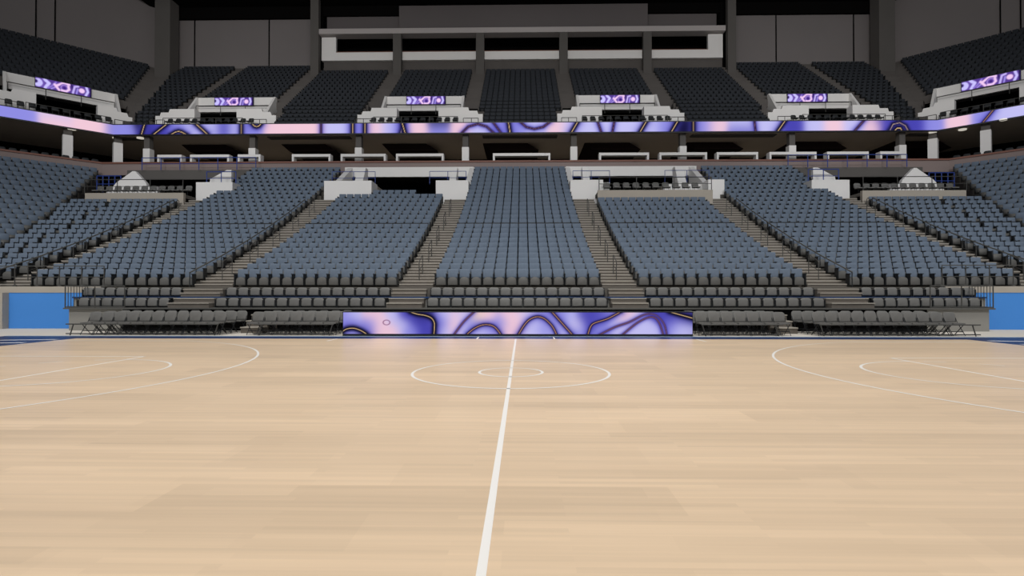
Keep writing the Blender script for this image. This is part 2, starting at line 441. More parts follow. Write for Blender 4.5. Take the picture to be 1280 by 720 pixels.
def screen_mesh(name, cols, pos, parent=None):
    """cols (ny,nx,3) linear colours per vertex, pos (ny,nx,3)"""
    ny, nx = cols.shape[:2]
    me = bpy.data.meshes.new(name)
    idx = np.arange(ny*nx).reshape(ny, nx)
    f = np.stack([idx[:-1, :-1], idx[:-1, 1:], idx[1:, 1:], idx[1:, :-1]], -1).reshape(-1, 4)
    me.from_pydata(pos.reshape(-1, 3).tolist(), [], f.tolist())
    a = me.color_attributes.new('screen', 'FLOAT_COLOR', 'POINT')
    a.data.foreach_set('color', np.concatenate([cols.reshape(-1, 3), np.ones((ny*nx, 1))], 1).astype(np.float32).ravel())
    me.materials.append(M['led'])
    o = bpy.data.objects.new(name, me); COL.objects.link(o)
    if parent: o.parent = parent; o.matrix_parent_inverse = parent.matrix_basis.inverted()
    return o
# --- the long scorer's table
px, py = np.meshgrid(np.linspace(428, 864, 620), np.linspace(417.4, 390.6, 44))
z3 = lambda L: smooth_poly([(425+u/5.818, 385+v/5.825) for u, v in L])
z4 = lambda L: smooth_poly([(645+u/5.69, 385+v/5.69) for u, v in L])
bold = [z3([(-10, 190), (5, 178), (40, 155), (90, 148), (140, 162), (180, 185), (200, 205)]),
        z3([(500, 20), (515, 30), (560, 45), (620, 55), (665, 75), (685, 110), (685, 150), (682, 195)]),
        z4([(1080, 22), (1100, 30), (1170, 50), (1250, 72)])]
mid = [z3([(925, 190), (975, 150), (1030, 125), (1080, 122), (1120, 135), (1150, 165), (1168, 192)]),
       z4([(15, 192), (60, 120), (100, 80), (150, 62), (200, 75), (250, 120), (275, 160), (288, 192)]),
       z4([(248, 20), (258, 30), (320, 100), (400, 190)]),
       z4([(745, 26), (735, 30), (650, 75), (560, 105), (530, 130), (508, 192)])]
soft = [z3([(975, 28), (900, 100), (830, 192)]),
        z4([(590, 190), (700, 135), (800, 100), (900, 50), (960, 42), (1010, 65), (1050, 120), (1066, 192)]),
        z4([(750, 192), (850, 110), (930, 68), (980, 68), (1015, 110), (1042, 192)])]
A3 = lambda u, v, c: (425+u/5.818, 385+v/5.825, c)
A4 = lambda u, v, c: (645+u/5.69, 385+v/5.69, c)
anch = [A3(20, 60, PER), A3(90, 60, LAV), A3(60, 110, PER), A3(80, 180, LAV), A3(210, 120, PER), A3(220, 50, PINK), A3(290, 90, PINK), A3(280, 170, PINK), A3(370, 170, PINK), A3(380, 60, LAV),
        A3(450, 120, LAV), A3(520, 160, PER), A3(560, 100, IND), A3(620, 120, IND), A3(620, 170, IND), A3(480, 40, IND), A3(600, 38, NAV), A3(740, 110, PER), A3(770, 50, LAV), A3(760, 170, LAV), A3(840, 60, PINK),
        A3(820, 140, PINK), A3(890, 50, LAV), A3(900, 160, LAV), A3(1000, 60, np.array([250, 214, 196.])), A3(1080, 60, PINK), A3(1040, 170, LAV), A3(1090, 160, PER), A3(1220, 60, PINK), A3(1200, 170, PINK),
        A3(1270, 120, PINK), A3(960, 110, PER), A3(1160, 110, PER),
        A4(20, 60, PINK), A4(60, 50, LAV), A4(130, 110, LAV), A4(190, 140, PER), A4(130, 170, LAV), A4(230, 50, PER), A4(240, 100, LAV), A4(310, 150, LAV), A4(330, 50, PER), A4(400, 60, LAV), A4(440, 120, np.array([214, 206, 248.])),
        A4(470, 175, PER), A4(480, 50, IND), A4(520, 100, IND), A4(600, 50, IND), A4(650, 50, PER), A4(600, 140, PER), A4(700, 100, LAV), A4(760, 60, PINK), A4(800, 40, PINK), A4(850, 75, LAV), A4(780, 130, LAV),
        A4(880, 120, LAV), A4(950, 160, LAV), A4(900, 180, LAV), A4(1000, 35, IND), A4(1080, 80, IND), A4(1090, 130, PER), A4(1150, 150, LAV), A4(1200, 110, LAV), A4(1160, 70, PER), A4(1230, 40, NAV), A4(1180, 34, NAV)]
c = field(px, py, anch)
def strokes(c, px, py, curves, dark, core, w_dark, w_core, halo):
    for q in curves:
        d = segdist(px, py, q)
        h = np.exp(-(d/halo)**1.6)*.8; c = c*(1-h[..., None])+IND*h[..., None]
        k = np.exp(-(d/w_dark)**2.2); c = c*(1-k[..., None])+dark*k[..., None]
        k = np.exp(-(d/w_core)**2); c = c*(1-k[..., None])+core*k[..., None]
    return c
c = strokes(c, px, py, soft, np.array([66, 40, 74.]), np.array([140, 100, 110.]), 1.3, .35, 3)
c = strokes(c, px, py, mid, np.array([22, 14, 40.]), np.array([226, 168, 130.]), 2.0, .42, 5)
c = strokes(c, px, py, bold, np.array([8, 6, 20.]), np.array([244, 206, 150.]), 3.6, .5, 8)
d = np.abs(np.hypot((px-482.6)/4.2, (py-403.2)/3.0)-1)*3.2; k = np.exp(-(d/.5)**2)[..., None]*.85
c = c*(1-k)+np.array([120, 70, 110.])*k
TD = 19.08
def tabX(p, d=TD): return .215+(p-653)*d/699
X0, X1 = tabX(428), tabX(864)
tab = root('scorers_table', ((X0+X1)/2, TD+.35+CY, 0), 'long courtside table fronted by a glowing purple LED screen', 'LED table')
MB().box(X0-.04, X1+.04, TD+.02+CY, TD+.75+CY, .80, .84).obj('table_top', M['ledbody'], tab)
b = MB(); b.box(X0-.02, X1+.02, TD+.0+CY, TD+.10+CY, 0, .80); b.obj('screen_housing', M['ledbody'], tab)
for x in (X0+.3, -3, 0, 3, X1-.3): MB().box(x-.03, x+.03, TD+.62+CY, TD+.68+CY, 0, .80).obj('leg', M['rail'], tab)
zz_ = 1.46-(py-367)*TD/699
xx = .215+(px-653)*TD/699
xx = xx*(1.0)
pos = np.stack([xx, np.full(xx.shape, TD-.012+CY), zz_], -1)
screen_mesh('screen', lin(c)*.92, pos, tab)
# --- ribbon board around the upper deck
def line_seg(xt, xb): return [(xt, 152), (xb, 166)]
SIG = 7.5
bolds = [line_seg(173.5, 169.5), line_seg(202.5, 185), [(206, 167), (213, 163), (217, 162), (221, 163), (228, 167)], line_seg(239, 254), line_seg(297.5, 297.5),
         [(311, 152), (314, 155.5), (317, 156.5), (320, 155.5), (323, 152)], line_seg(439, 439), line_seg(454.5, 454.5), line_seg(503.5, 500), line_seg(501.5, 505.5),
         line_seg(635.5, 637.5), line_seg(722.5, 714.5), line_seg(808, 800), line_seg(847, 839), line_seg(866, 866), line_seg(980, 970.5),
         line_seg(1120, 1107), [(1108, 166), (1112, 158), (1120, 156), (1127, 160), (1130, 166)], [(1113, 167), (1117, 163), (1121, 163), (1123, 167)]]
softs = [[(577, 166), (585, 158), (597, 154.5), (608, 158), (617, 166)], line_seg(616, 626), [(650, 152), (658, 159), (668, 161.5), (679, 159), (688, 152)], line_seg(399, 399),
         line_seg(747, 751.5), line_seg(768, 765.5), line_seg(941.5, 943), line_seg(1077, 1065)]
rp = [20, 60, 100, 150, 180, 190, 217, 232, 262, 275, 288, 310, 340, 383, 420, 446, 468, 485, 495, 522, 548, 575, 597, 630, 645, 668, 699, 712, 735, 757, 785, 815, 830, 855, 880, 893, 925, 960, 990, 1015, 1040, 1062, 1090, 1105, 1140, 1160, 1190, 1225, 1240, 1262, 1290]
rc = [PER, PINK, PINK, PER, IND, IND, PER, LAV, LAV, IND, LAV, PER, PINK, PINK, LAV, PER, PINK, LAV, PER, PINK, PER, PINK, LAV, PER, PER, LAV, PINK, LAV, LAV, LAV, LAV, LAV, PER, NAV, PER, PINK, LAV, LAV, IND, LAV, PINK, LAV, PINK, IND, IND, PER, PINK, PER, LAV, LAV, PER]
anch = []
for x, c_ in zip(rp, rc): anch += [(x, 155.5, c_), (x, 162.5, c_)]
anch += [(548, 152, NAV), (925, 165, IND), (170, 152, NAV), (180, 166, NAV), (1100, 152, IND), (60, 153, LAV)]
RD = 46.55
def ribbon(name, pxs, pfun, parent):
    gx, gy = np.meshgrid(pxs, np.linspace(165.6, 153.2, 15))
    c = field(gx, gy, anch, 3.2, ys=1.3)
    c = strokes(c, gx, gy, softs, np.array([40, 24, 60.]), np.array([130, 90, 100.]), 1.7, .3, 4)
    c = strokes(c, gx, gy, bolds, np.array([10, 8, 24.]), np.array([246, 206, 150.]), 3.2, .5, 6)
    # wing stroke on the right-hand end
    c = strokes(c, gx, gy, [line_seg(1234, 1221)], np.array([20, 10, 34.]), np.array([190, 140, 110.]), 1.8, .5, 5)
    z = 14.93+(165.6-gy)/(165.6-153.2)*.80
    pos = np.array([[pfun(p, zz) for p, zz in zip(r1, r2)] for r1, r2 in zip(gx, z)])
    return screen_mesh(name, lin(c)*.95, pos, parent)
rib = root('ribbon_board', (0, RD+CY, 14.9), 'long thin purple LED ribbon board along the upper deck edge', 'LED ribbon')
hb = poly_wall('ribbon_housing', 46.6, 46.74, 14.84, 15.82, M['ledbody']); hb.parent = rib; hb.matrix_parent_inverse = rib.matrix_basis.inverted()
xmr = xm(RD)
P_L, P_R = 653+(-xmr-.215)*699/RD, 653+(xmr-.215)*699/RD
ribbon('screen', np.linspace(P_L, P_R, 1200), lambda p, z: TS(.215+(p-653)*RD/699, RD, z), rib)
ribbon('screen', np.linspace(P_L-170, P_L, 220), lambda p, z: TWL(s0(RD)+(P_L-p)*.0522, RD, z), rib)
ribbon('screen', np.linspace(P_R, P_R+190, 240), lambda p, z: TWR(s0(RD)+(p-P_R)*.0522, RD, z), rib)

# --- small sign panels above the upper entrances
def sign_colors():
    u, v = np.meshgrid(np.linspace(0, 5.2, 150), np.linspace(0, 1, 32))   # v up
    bg = np.array([84, 58, 142.]); c = np.ones(u.shape+(3,))*bg
    def put(mask, col):
        nonlocal c
        c = c*(1-mask[..., None])+np.array(col, float)*mask[..., None]
    st = lambda d, w_: 1/(1+np.exp((d-w_)*40))
    LV, PK, DP = (198, 190, 250), (238, 200, 240), (46, 28, 92)
    put(st(np.hypot((u-.25)*1.0, (v-.5)), .44), LV); put(st(np.hypot(u-.0, (v-.6)*1.1), .2), DP)
    put(st(segdist(u, v, [(.8, .95), (1.22, .62), (.9, .1)]), .17), LV); put(st(segdist(u, v, [(.62, .9), (.8, .5), (.62, .1)]), .07), (110, 84, 176))
    put(st(segdist(u, v, [(1.15, .12), (1.45, .35), (1.85, .85)]), .09), (140, 118, 210)); put(st(segdist(u, v, [(1.45, .1), (1.75, .3)]), .08), (160, 140, 222))
    put(st(segdist(u, v, [(1.95, .55), (2.5, .92), (3.1, .9)]), .13), PK); put(st(segdist(u, v, [(1.75, .6), (2.15, .12)]), .13), PK)
    put(st(np.hypot(u-2.65, v-.42), .42), (98, 66, 158)); put(st(np.abs(np.hypot(u-2.65, v-.42)-.32), .05), (168, 140, 216))
    put(st(segdist(u, v, [(2.4, .12), (2.85, .12), (3.1, .35), (3.02, .7)]), .12), PK); put(st(np.hypot(u-2.65, v-.42), .13), (60, 34, 120))
    put(st(segdist(u, v, [(3.3, .95), (3.45, .5)]), .07), DP)
    put(st(segdist(u, v, [(3.45, .08), (3.62, .8), (3.95, .9)]), .11), (196, 180, 244)); put(st(segdist(u, v, [(3.8, .1), (3.9, .6)]), .08), (160, 146, 232))
    put(st(np.hypot((u-4.3)/1.1, v-.5), .27), PK); put(st(segdist(u, v, [(4.75, .95), (4.9, .5), (4.7, .08)]), .13), LV)
    put(st(segdist(u, v, [(5.15, 1), (5.15, 0)]), .08), (30, 20, 66))
    return lin(c)
SIGN = sign_colors()
def sign(T, ac, d, zc, wd, ht, label, flip=False):
    r_ = root('led_sign', T(ac, d, zc-ht/2), label, 'LED sign', 'purple signs over the upper entrances')
    MB().box(ac-wd/2-.04, ac+wd/2+.04, d, d+.1, zc-ht/2-.04, zc+ht/2+.04, T).obj('housing', M['ledbody'], r_)
    ny, nx = SIGN.shape[:2]
    aa = np.linspace(-wd/2, wd/2, nx)
    if flip: aa = -aa
    pos = np.array([[T(ac+a, d-.012, zc-ht/2+ht*j/(ny-1)) for a in aa] for j in range(ny)])
    screen_mesh('screen', SIGN*1.05, pos, r_)

# ================================================================== UPPER ENTRANCES
def rail_run(name, T, pts, label, group, m='rail', h=.9, r=.022, every=1.5, mid=True, cat='railing', foot=False):
    """railing along a polyline of (a,d,z) floor points"""
    r_ = root(name, T(*pts[0]), label, cat, group)
    top = [(a, d, z+h) for a, d, z in pts]
    MB().tube(top, r, T).obj('top_rail', M[m], r_)
    if mid: MB().tube([(a, d, z+h*.5) for a, d, z in pts], r*.75, T).obj('middle_rail', M[m], r_)
    for (p, q) in zip(pts[:-1], pts[1:]):
        L = math.dist(p, q); n = max(1, round(L/every))
        for i in range(n+1):
            if i == 0 and p != pts[0]: continue
            f = i/n; c_ = [p[j]+(q[j]-p[j])*f for j in range(3)]
            MB().tube([(c_[0], c_[1], c_[2]), (c_[0], c_[1], c_[2]+h)], r, T).obj('post', M[m], r_)
            if foot: MB().tube([(c_[0], c_[1]-.03, c_[2]+.06), (c_[0], c_[1]+.03, c_[2]+.06)], .085, T, 10).obj('mounting_plate', M[m], r_)
    return r_
def chair_proto(name, label, group, cat='chair', col='grey'):
    r_ = root(name, (0, 0, 0), label, cat, group)
    seatback().obj('backrest', M[col], r_, True)
    MB().box(-.23, .23, -.45, -.02, .40, .46).obj('seat', M[col], r_)
    for x in (-.2, .2):
        MB().tube([(x, -.42, 0), (x, -.40, .40)], .014).obj('leg', M['iron'], r_)
        MB().tube([(x, .06, 0), (x, 0, .42), (x, .02, .6)], .014).obj('leg', M['iron'], r_)
    return r_
def seatback(w_=.46, z0=.47, z1=.83, th=.05, tilt=.06, y=.02, r_=.12):
    """upright pad with rounded upper corners"""
    n = 8; out = []
    pts = [(-w_/2+.02, z0), (w_/2-.02, z0), (w_/2, z0+.05), (w_/2, z1-r_)]
    for i in range(1, n): a = math.pi/2*i/n; pts.append((w_/2-r_+r_*math.cos(a), z1-r_+r_*math.sin(a)))
    for i in range(0, n): a = math.pi/2+math.pi/2*i/n; pts.append((-w_/2+r_+r_*math.cos(a), z1-r_+r_*math.sin(a)))
    pts += [(-w_/2, z1-r_), (-w_/2, z0+.05)]
    b = MB(); k = len(pts); zc = (z0+z1)/2
    rings = []
    for (yy, sc) in ((y+th, .94), (y+th*.7, 1), (y+th*.2, 1), (y, .93), (y-.012, .7)):
        rings += [(p[0]*sc, yy+(p[1]-z0)*tilt/(z1-z0), zc+(p[1]-zc)*sc) for p in pts]
    fs = [tuple(range(k)), tuple(reversed(range(4*k, 5*k)))]
    for q in range(4): fs += [(q*k+i, q*k+(i+1) % k, (q+1)*k+(i+1) % k, (q+1)*k+i) for i in range(k)]
    b.add(rings, fs); return b
lounge = chair_proto('platform_chair', 'x', 'grey chairs on the entrance platforms')
# five further kinds are built below
def upper_entrance(T, nm, c0, wl, wr, ll, lr, mirror):
    """c0 centre; lintel from ll to lr; low walls from wl.. and ..wr"""
    e = root('wall_entrance', T(c0, 49, 15.3), 'white painted concrete surround of the %s upper entrance' % nm, 'entrance surround')
    struct(e); del e['category']
    MB().box(ll, lr, 53.0, 53.35, 18.9, 20.28, T).obj('lintel', M['white'], e)
    MB().box(ll, lr, 52.93, 53.0, 19.42, 19.47, T).obj('lintel_groove', M['rail'], e)
    for s, o0, o1, li in ((-1, wl, ll, ll), (1, lr, wr, lr)):
        # stepped low wall: outer end lower, inner end higher, then the return wall back to the lintel
        oa, ia = (o0, o1+1.55) if s < 0 else (o1, o0-1.55)
        pr = [(oa, 15.3), (ia, 15.3), (ia, 18.0), (oa+s*-1.3, 18.0), (oa+s*-1.2, 17.7), (oa+s*-.5, 17.7), (oa+s*-.4, 17.4), (oa, 17.4)]
        MB().front(pr, 49.4, 49.65, T).obj('low_wall', M['white'], e)
        a, b_ = sorted((ia, ia-s*.2))
        MB().side([(49.4, 15.3), (50.3, 15.3), (50.3, 18.0), (49.4, 18.0)], a, b_, T).obj('return_wall', M['white'], e)
        a, b_ = sorted((li, li+s*.22))
        MB().side([(50.6, 17.6), (53.2, 17.6), (53.2, 20.28), (52.9, 20.28)], a, b_, T).obj('wing_wall', M['white'], e)
    MB().box(ll-.1, lr+.1, 47.6, 53.2, 15.3, 16.05, T).obj('floor_platform', M['conc'])['kind'] = 'structure'
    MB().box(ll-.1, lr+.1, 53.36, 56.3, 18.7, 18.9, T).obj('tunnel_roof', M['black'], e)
    rail_run('guard_rail', T, [(ll+.1, 52.4, 18.35), (lr-.1, 52.4, 18.35)], 'thin dark rail across the %s upper entrance lintel' % nm, 'rails of the upper entrances', h=.95, every=2.3, mid=False, r=.03)
    rail_run('guard_rail', T, [(wl+.3, 48.2, 15.3), (wl+.9, 48.2, 15.3), (wl+1.6, 48.2, 15.3)], 'short dark hand rail at the outer foot of the %s upper entrance' % nm, 'rails of the upper entrances', h=1.35, r=.03)
    rail_run('guard_rail', T, [(wr-.3, 48.2, 15.3), (wr-.9, 48.2, 15.3), (wr-1.6, 48.2, 15.3)], 'short dark hand rail at the far foot of the %s upper entrance' % nm, 'rails of the upper entrances', h=1.35, r=.03)
    rail_run('guard_rail', T, [(wl+2, 47.4, 15.3), (wr-2, 47.4, 15.3)], 'long dark rail before the chairs of the %s upper entrance' % nm, 'rails of the upper entrances', h=1.25, every=2.6, r=.028)
LPOS = []
for nm, c0, wl, wr, ll, lr in (('inner left', -9.2, -14.5, -3.3, -12.7, -5.5), ('inner right', 9.2, 3.3, 14.5, 5.5, 12.7),
                               ('outer left', -27.2, -32.7, -21.8, -30.9, -23.6), ('outer right', 27.2, 21.8, 32.7, 23.6, 30.9)):
    upper_entrance(TS, nm, c0, wl, wr, ll, lr, False)
    sign(TS, c0+(.25 if abs(c0) < 20 else -.2), 52.85, 19.83, 3.7, .78, 'small purple patterned LED sign over the %s upper entrance' % nm)
    n = 11
    for i in range(n):
        LPOS.append((TS, c0-3.6+.72*i, 48.5, 16.05, 'dark chair, %s from the left on the %s upper entrance platform' % (ordn(i+1), nm)))
for T, nm, fl in ((TWL, 'left corner', True), (TWR, 'right corner', False)):
    upper_entrance(T, nm, 2.76, -1.9, 7.6, -1.0, 6.6, False)
    sign(T, 2.76, 52.85, 19.9, 3.9, .82, 'small purple patterned LED sign over the %s upper entrance' % nm, flip=fl)
    for i in range(10):
        LPOS.append((T, .1+.72*i, 48.5, 16.05, 'dark chair, %s out from the bend on the %s upper entrance platform' % (ordn(i+1), nm)))

# ================================================================== LOWER ENTRANCES
for s, nm in ((-1, 'left'), (1, 'right')):
    f = lambda a, b_: tuple(sorted((s*a, s*b_)))
    # inner entrances (between centre and outer blocks)
    e = root('wall_entrance', (s*8.8, 38.7+CY, lz(16)), 'white painted surround of the inner %s lower entrance' % nm, 'entrance surround'); struct(e); del e['category']
    a, b_ = f(3.6, 13.7); MB().box(a, b_, 43.5+CY, 43.75+CY, 10.6, 11.36).obj('lintel', M['white'], e)
    a, b_ = f(3.5, 5.75); MB().box(a, b_, 38.35+CY, 39.9+CY, 7.2, 9.26).obj('end_wall', M['white'], e)
    a, b_ = f(10.2 if s < 0 else 12.9, 13.5 if s < 0 else 14.0); MB().box(a, b_, 38.35+CY, 39.9+CY, 7.2, 9.26).obj('end_wall', M['white'], e)
    a, b_ = f(3.5, 3.9); MB().side([(39.9+CY, 7.2), (43.5+CY, 7.2), (43.5+CY, 11.3), (39.9+CY, 9.26)], a, b_).obj('return_wall', M['white'], e)
    a, b_ = f(13.1, 13.5); MB().side([(39.9+CY, 7.2), (43.5+CY, 7.2), (43.5+CY, 11.3), (39.9+CY, 9.26)], a, b_).obj('return_wall', M['white'], e)
    for (xa, xb) in ((4.6, 5.1), (11.4, 12.0)):
        a, b_ = f(xa, xb); MB().side([(40.2+CY, 9.26), (41.8+CY, 9.26), (41.8+CY, 10.8), (41.2+CY, 10.8)], a, b_).obj('stair_wall', M['white'], e)
    a, b_ = f(3.6, 5.6); MB().box(a, b_, 40.0+CY, 43.4+CY, 9.0, 9.26).obj('landing', M['beige'], e)
    a, b_ = f(10.3, 13.2); MB().box(a, b_, 40.0+CY, 43.4+CY, 9.0, 9.26).obj('landing', M['beige'], e)
    for xa, xb, w_ in ((3.8, 6.4, 'near the centre block'), (10.3, 13.4, 'near the outer block')):
        a, b_ = s*xa, s*xb
        rail_run('guard_rail', TS, [(a, 39.7, 9.26), (b_, 39.7, 9.26)], 'thin blue rail over the inner %s lower entrance, %s' % (nm, w_), 'blue rails of the lower entrances', 'brail', h=.92, r=.022, every=1.3)
    # outer entrances
    e = root('wall_entrance', (s*25, 38.7+CY, lz(16)), 'white painted surround of the outer %s lower entrance' % nm, 'entrance surround'); struct(e); del e['category']
    a, b_ = f(20.9, 31); MB().box(a, b_, 43.5+CY, 43.75+CY, 10.45, 11.2).obj('lintel', M['column'], e)
    a, b_ = f(19.9, 22.45); MB().box(a, b_, 38.35+CY, 39.6+CY, 7.2, 9.2).obj('end_wall', M['white'], e)
    a, b_ = f(26.0, 29.7); MB().box(a, b_, 39.6+CY, 39.9+CY, 7.2, 9.15).obj('end_wall', M['white'], e)
    xs_ = (26.0, 27.4, 29.2)
    MB().front([(s*27.0, 9.15), (s*29.6, 9.15), (s*29.3, 9.5), (s*28.1, 10.35), (s*27.9, 10.35), (s*27.1, 9.5)], 40.0+CY, 40.3+CY).obj('stair_wall', M['white'], e)
    MB().front([(s*22.6, 9.2), (s*20.95, 9.2), (s*20.95, 10.45), (s*21.3, 10.45), (s*22.5, 9.8)], 40.2+CY, 40.5+CY).obj('stair_wall', M['white'], e)
    rail_run('guard_rail', TS, [(s*20.6, 43.2, 11.15), (s*29.6, 43.2, 11.15)], 'long blue railing over the outer %s lower entrance' % nm, 'blue rails of the lower entrances', 'brail', h=.95, every=1.55, r=.035)
    rail_run('guard_rail', TS, [(s*20.2, 39.4, 9.2), (s*22.3, 39.4, 9.2)], 'short blue rail on the white block of the outer %s lower entrance' % nm, 'blue rails of the lower entrances', 'brail', h=.95, every=1.0, r=.035)
    rail_run('guard_rail', TS, [(s*29.6, 40.9, 9.0), (s*31.4, 40.9, 9.0)], 'short blue rail beside the corner seats of the outer %s lower entrance' % nm, 'blue rails of the lower entrances', 'brail', h=1.2, every=.45, r=.04)
    # platform of the outer entrance
    a, b_ = f(22.5, 29.2)
    pf = root('floor_entrance_platform', ((a+b_)/2, 37+CY, lz(15)), 'beige concrete front of the outer %s entrance platform' % nm, 'platform'); struct(pf); del pf['category']
    MB().box(a, b_, 37.0+CY, 37.25+CY, 6.4, 8.22).obj('front_wall', M['beige'], pf); MB().box(a, b_, 37.25+CY, 43.4+CY, 7.9, 8.12).obj('deck', M['conc'], pf)
    rail_run('guard_rail', TS, [(s*22.6, 37.1, 8.22), (s*29.3, 37.1, 8.22)], 'dark railing along the outer %s entrance platform' % nm, 'dark platform railings', h=.92, r=.028, every=2.2)
    for i in range(11):
        LPOS.append((TS, s*(22.9+.62*i), 38.2, 8.12, 'grey chair, %s from the aisle on the outer %s entrance platform' % (ordn(i+1), nm)))
a, b_ = 5.2, 12.75
pf = root('floor_entrance_platform', ((a+b_)/2, 37+CY, lz(15)), 'beige concrete front of the inner right entrance platform', 'platform'); struct(pf); del pf['category']
MB().box(a, b_, 37.0+CY, 37.25+CY, 6.4, 8.30).obj('front_wall', M['beige'], pf); MB().box(a, b_, 37.25+CY, 43.4+CY, 8.0, 8.2).obj('deck', M['conc'], pf)
MB().box(10.2, 12.9, 39.7+CY, 39.9+CY, 8.2, 9.26).obj('rear_wall', M['white'], pf); MB().box(5.3, 6.3, 39.0+CY, 39.2+CY, 8.2, 9.2).obj('rear_wall', M['white'], pf)
rail_run('guard_rail', TS, [(5.3, 37.1, 8.3), (12.7, 37.1, 8.3)], 'dark railing along the inner right entrance platform', 'dark platform railings', h=.86, r=.028, every=2.4)
for i in range(10):
    LPOS.append((TS, 5.95+.665*i, 38.1, 8.2, 'grey chair, %s from the centre block on the inner right entrance platform' % ordn(i+1)))
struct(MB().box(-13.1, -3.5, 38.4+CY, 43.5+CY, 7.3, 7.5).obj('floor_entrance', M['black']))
first = True
balc = chair_proto('balcony_chair', 'x', 'dark chairs on the upper entrance platforms', col='iron')
for ch in balc.children: ch.matrix_parent_inverse = Matrix.Identity(4)
fb = True
for T, a, d, z, lb in LPOS:
    if lb.startswith('dark'):
        if fb: balc.matrix_basis = frame_matrix(T, a, d, z); balc['label'] = lb; fb = False
        else: dup(balc, frame_matrix(T, a, d, z), lb)
        continue
    m_ = frame_matrix(T, a, d, z)
    if first: lounge.matrix_basis = m_; lounge['label'] = lb; first = False; base = lounge; 
    else: dup(base, m_, lb)
# the prototype's children were built at the origin
for ch in lounge.children: ch.matrix_parent_inverse = Matrix.Identity(4)

# ================================================================== SEATS
def blue_parts():
    fr = MB()
    for x in (-.245, .245):
        fr.box(x-.018, x+.018, -.24, .02, .08, .56)
        fr.box(x-.026, x+.026, -.30, .0, .54, .575)
    fr.box(-.25, .25, -.10, -.04, .22, .27)
    bk = seatback(.452, .40, .79, .055, .05, -.02, .035)
    pn = MB()     # tipped-up seat with arched top
    w_, z0, z1 = .43, .09, .44
    pts = [(-w_/2, z0), (w_/2, z0), (w_/2, z1-.14)]+[(w_/2*math.cos(a), z1-.14+.14*math.sin(a)) for a in [math.pi*i/10 for i in range(1, 10)]]+[(-w_/2, z1-.14)]
    k = len(pts); zc = (z0+z1)/2
    rings = []
    for yy, sc in ((-.08, 1), (-.16, 1), (-.19, .93), (-.205, .75)): rings += [(p[0]*sc, yy, zc+(p[1]-zc)*sc) for p in pts]
    fs = [tuple(range(k)), tuple(reversed(range(3*k, 4*k)))]
    for q in range(3): fs += [(q*k+i, q*k+(i+1) % k, (q+1)*k+(i+1) % k, (q+1)*k+i) for i in range(k)]
    pn.add(rings, fs)
    return fr, bk, pn
fr, bk, pn = blue_parts()
def seat_slots(a0, a1, pitch=.5):
    n = int(round((a1-a0)/pitch)); p = (a1-a0)/n
    return [a0+p*(i+.5) for i in range(n)]
lower = []     # (k, T, a, label)
for nm, a0, a1, kl in LB:
    for k in range(kl+1):
        sl = seat_slots(a0, a1)
        for i, a in enumerate(sl):
            lower.append((k, TS, a, 'blue seat, %s from the left in the %s row, %s' % (ordn(i+1), ordn(k+1), nm)))
for i in range(6): lower.append((17, TS, -9.8+.5*i, ''))
for s, nm in ((-1, 'left'), (1, 'right')):
    for k in range(16):
        m_ = xm(ld(k)); kink = 24.1+.245*(ld(k)-24.7)     # small radial gap in the corner block
        a = 22.8; i = 1
        while a < m_-.3:
            lower.append((k, TS, s*a, 'blue seat, %s from the aisle in the %s row, %s corner block' % (ordn(i), ordn(k+1), nm)))
            a += .5; i += 1
            if a < kink+.5 <= a+.5: a += .22
    for k in range(24):
        T = TWL if s < 0 else TWR
        a = s0(ld(k))+.33; i = 1
        while a < s0(ld(k))+19:
            lower.append((k, T, a, 'blue seat, %s from the bend in the %s row, %s wing' % (ordn(i), ordn(k+1), nm)))
            a += .5; i += 1
def visible(T, a, d):
    x, y, z = T(a, d, 0); q = x/(y-CY)
    return -.96 < q < .92
vis = [q for q in lower if q[3] and visible(q[1], q[2], ld(q[0]))]
vis.sort(key=lambda q: q[0]*100+abs(q[2])*.5)
near = vis[:300]; ids = set(id(q) for q in near)
P0 = fr.obj('stadium_seat', M['iron']); tag(P0, 'x', 'seat', 'blue stadium seats of the lower bowl')
bk.obj('backrest', M['blue'], P0, True); pn.obj('seat_pan', M['pan'], P0, True)
for i, (k, T, a, lb) in enumerate(near):
    m_ = frame_matrix(T, a, ld(k), lz(k))
    if i == 0: continue
    dup(P0, m_, lb)
k, T, a, lb = near[0]
P0.matrix_basis = frame_matrix(T, a, ld(k), lz(k)); P0['label'] = lb
for ch in P0.children: ch.matrix_parent_inverse = Matrix.Identity(4)

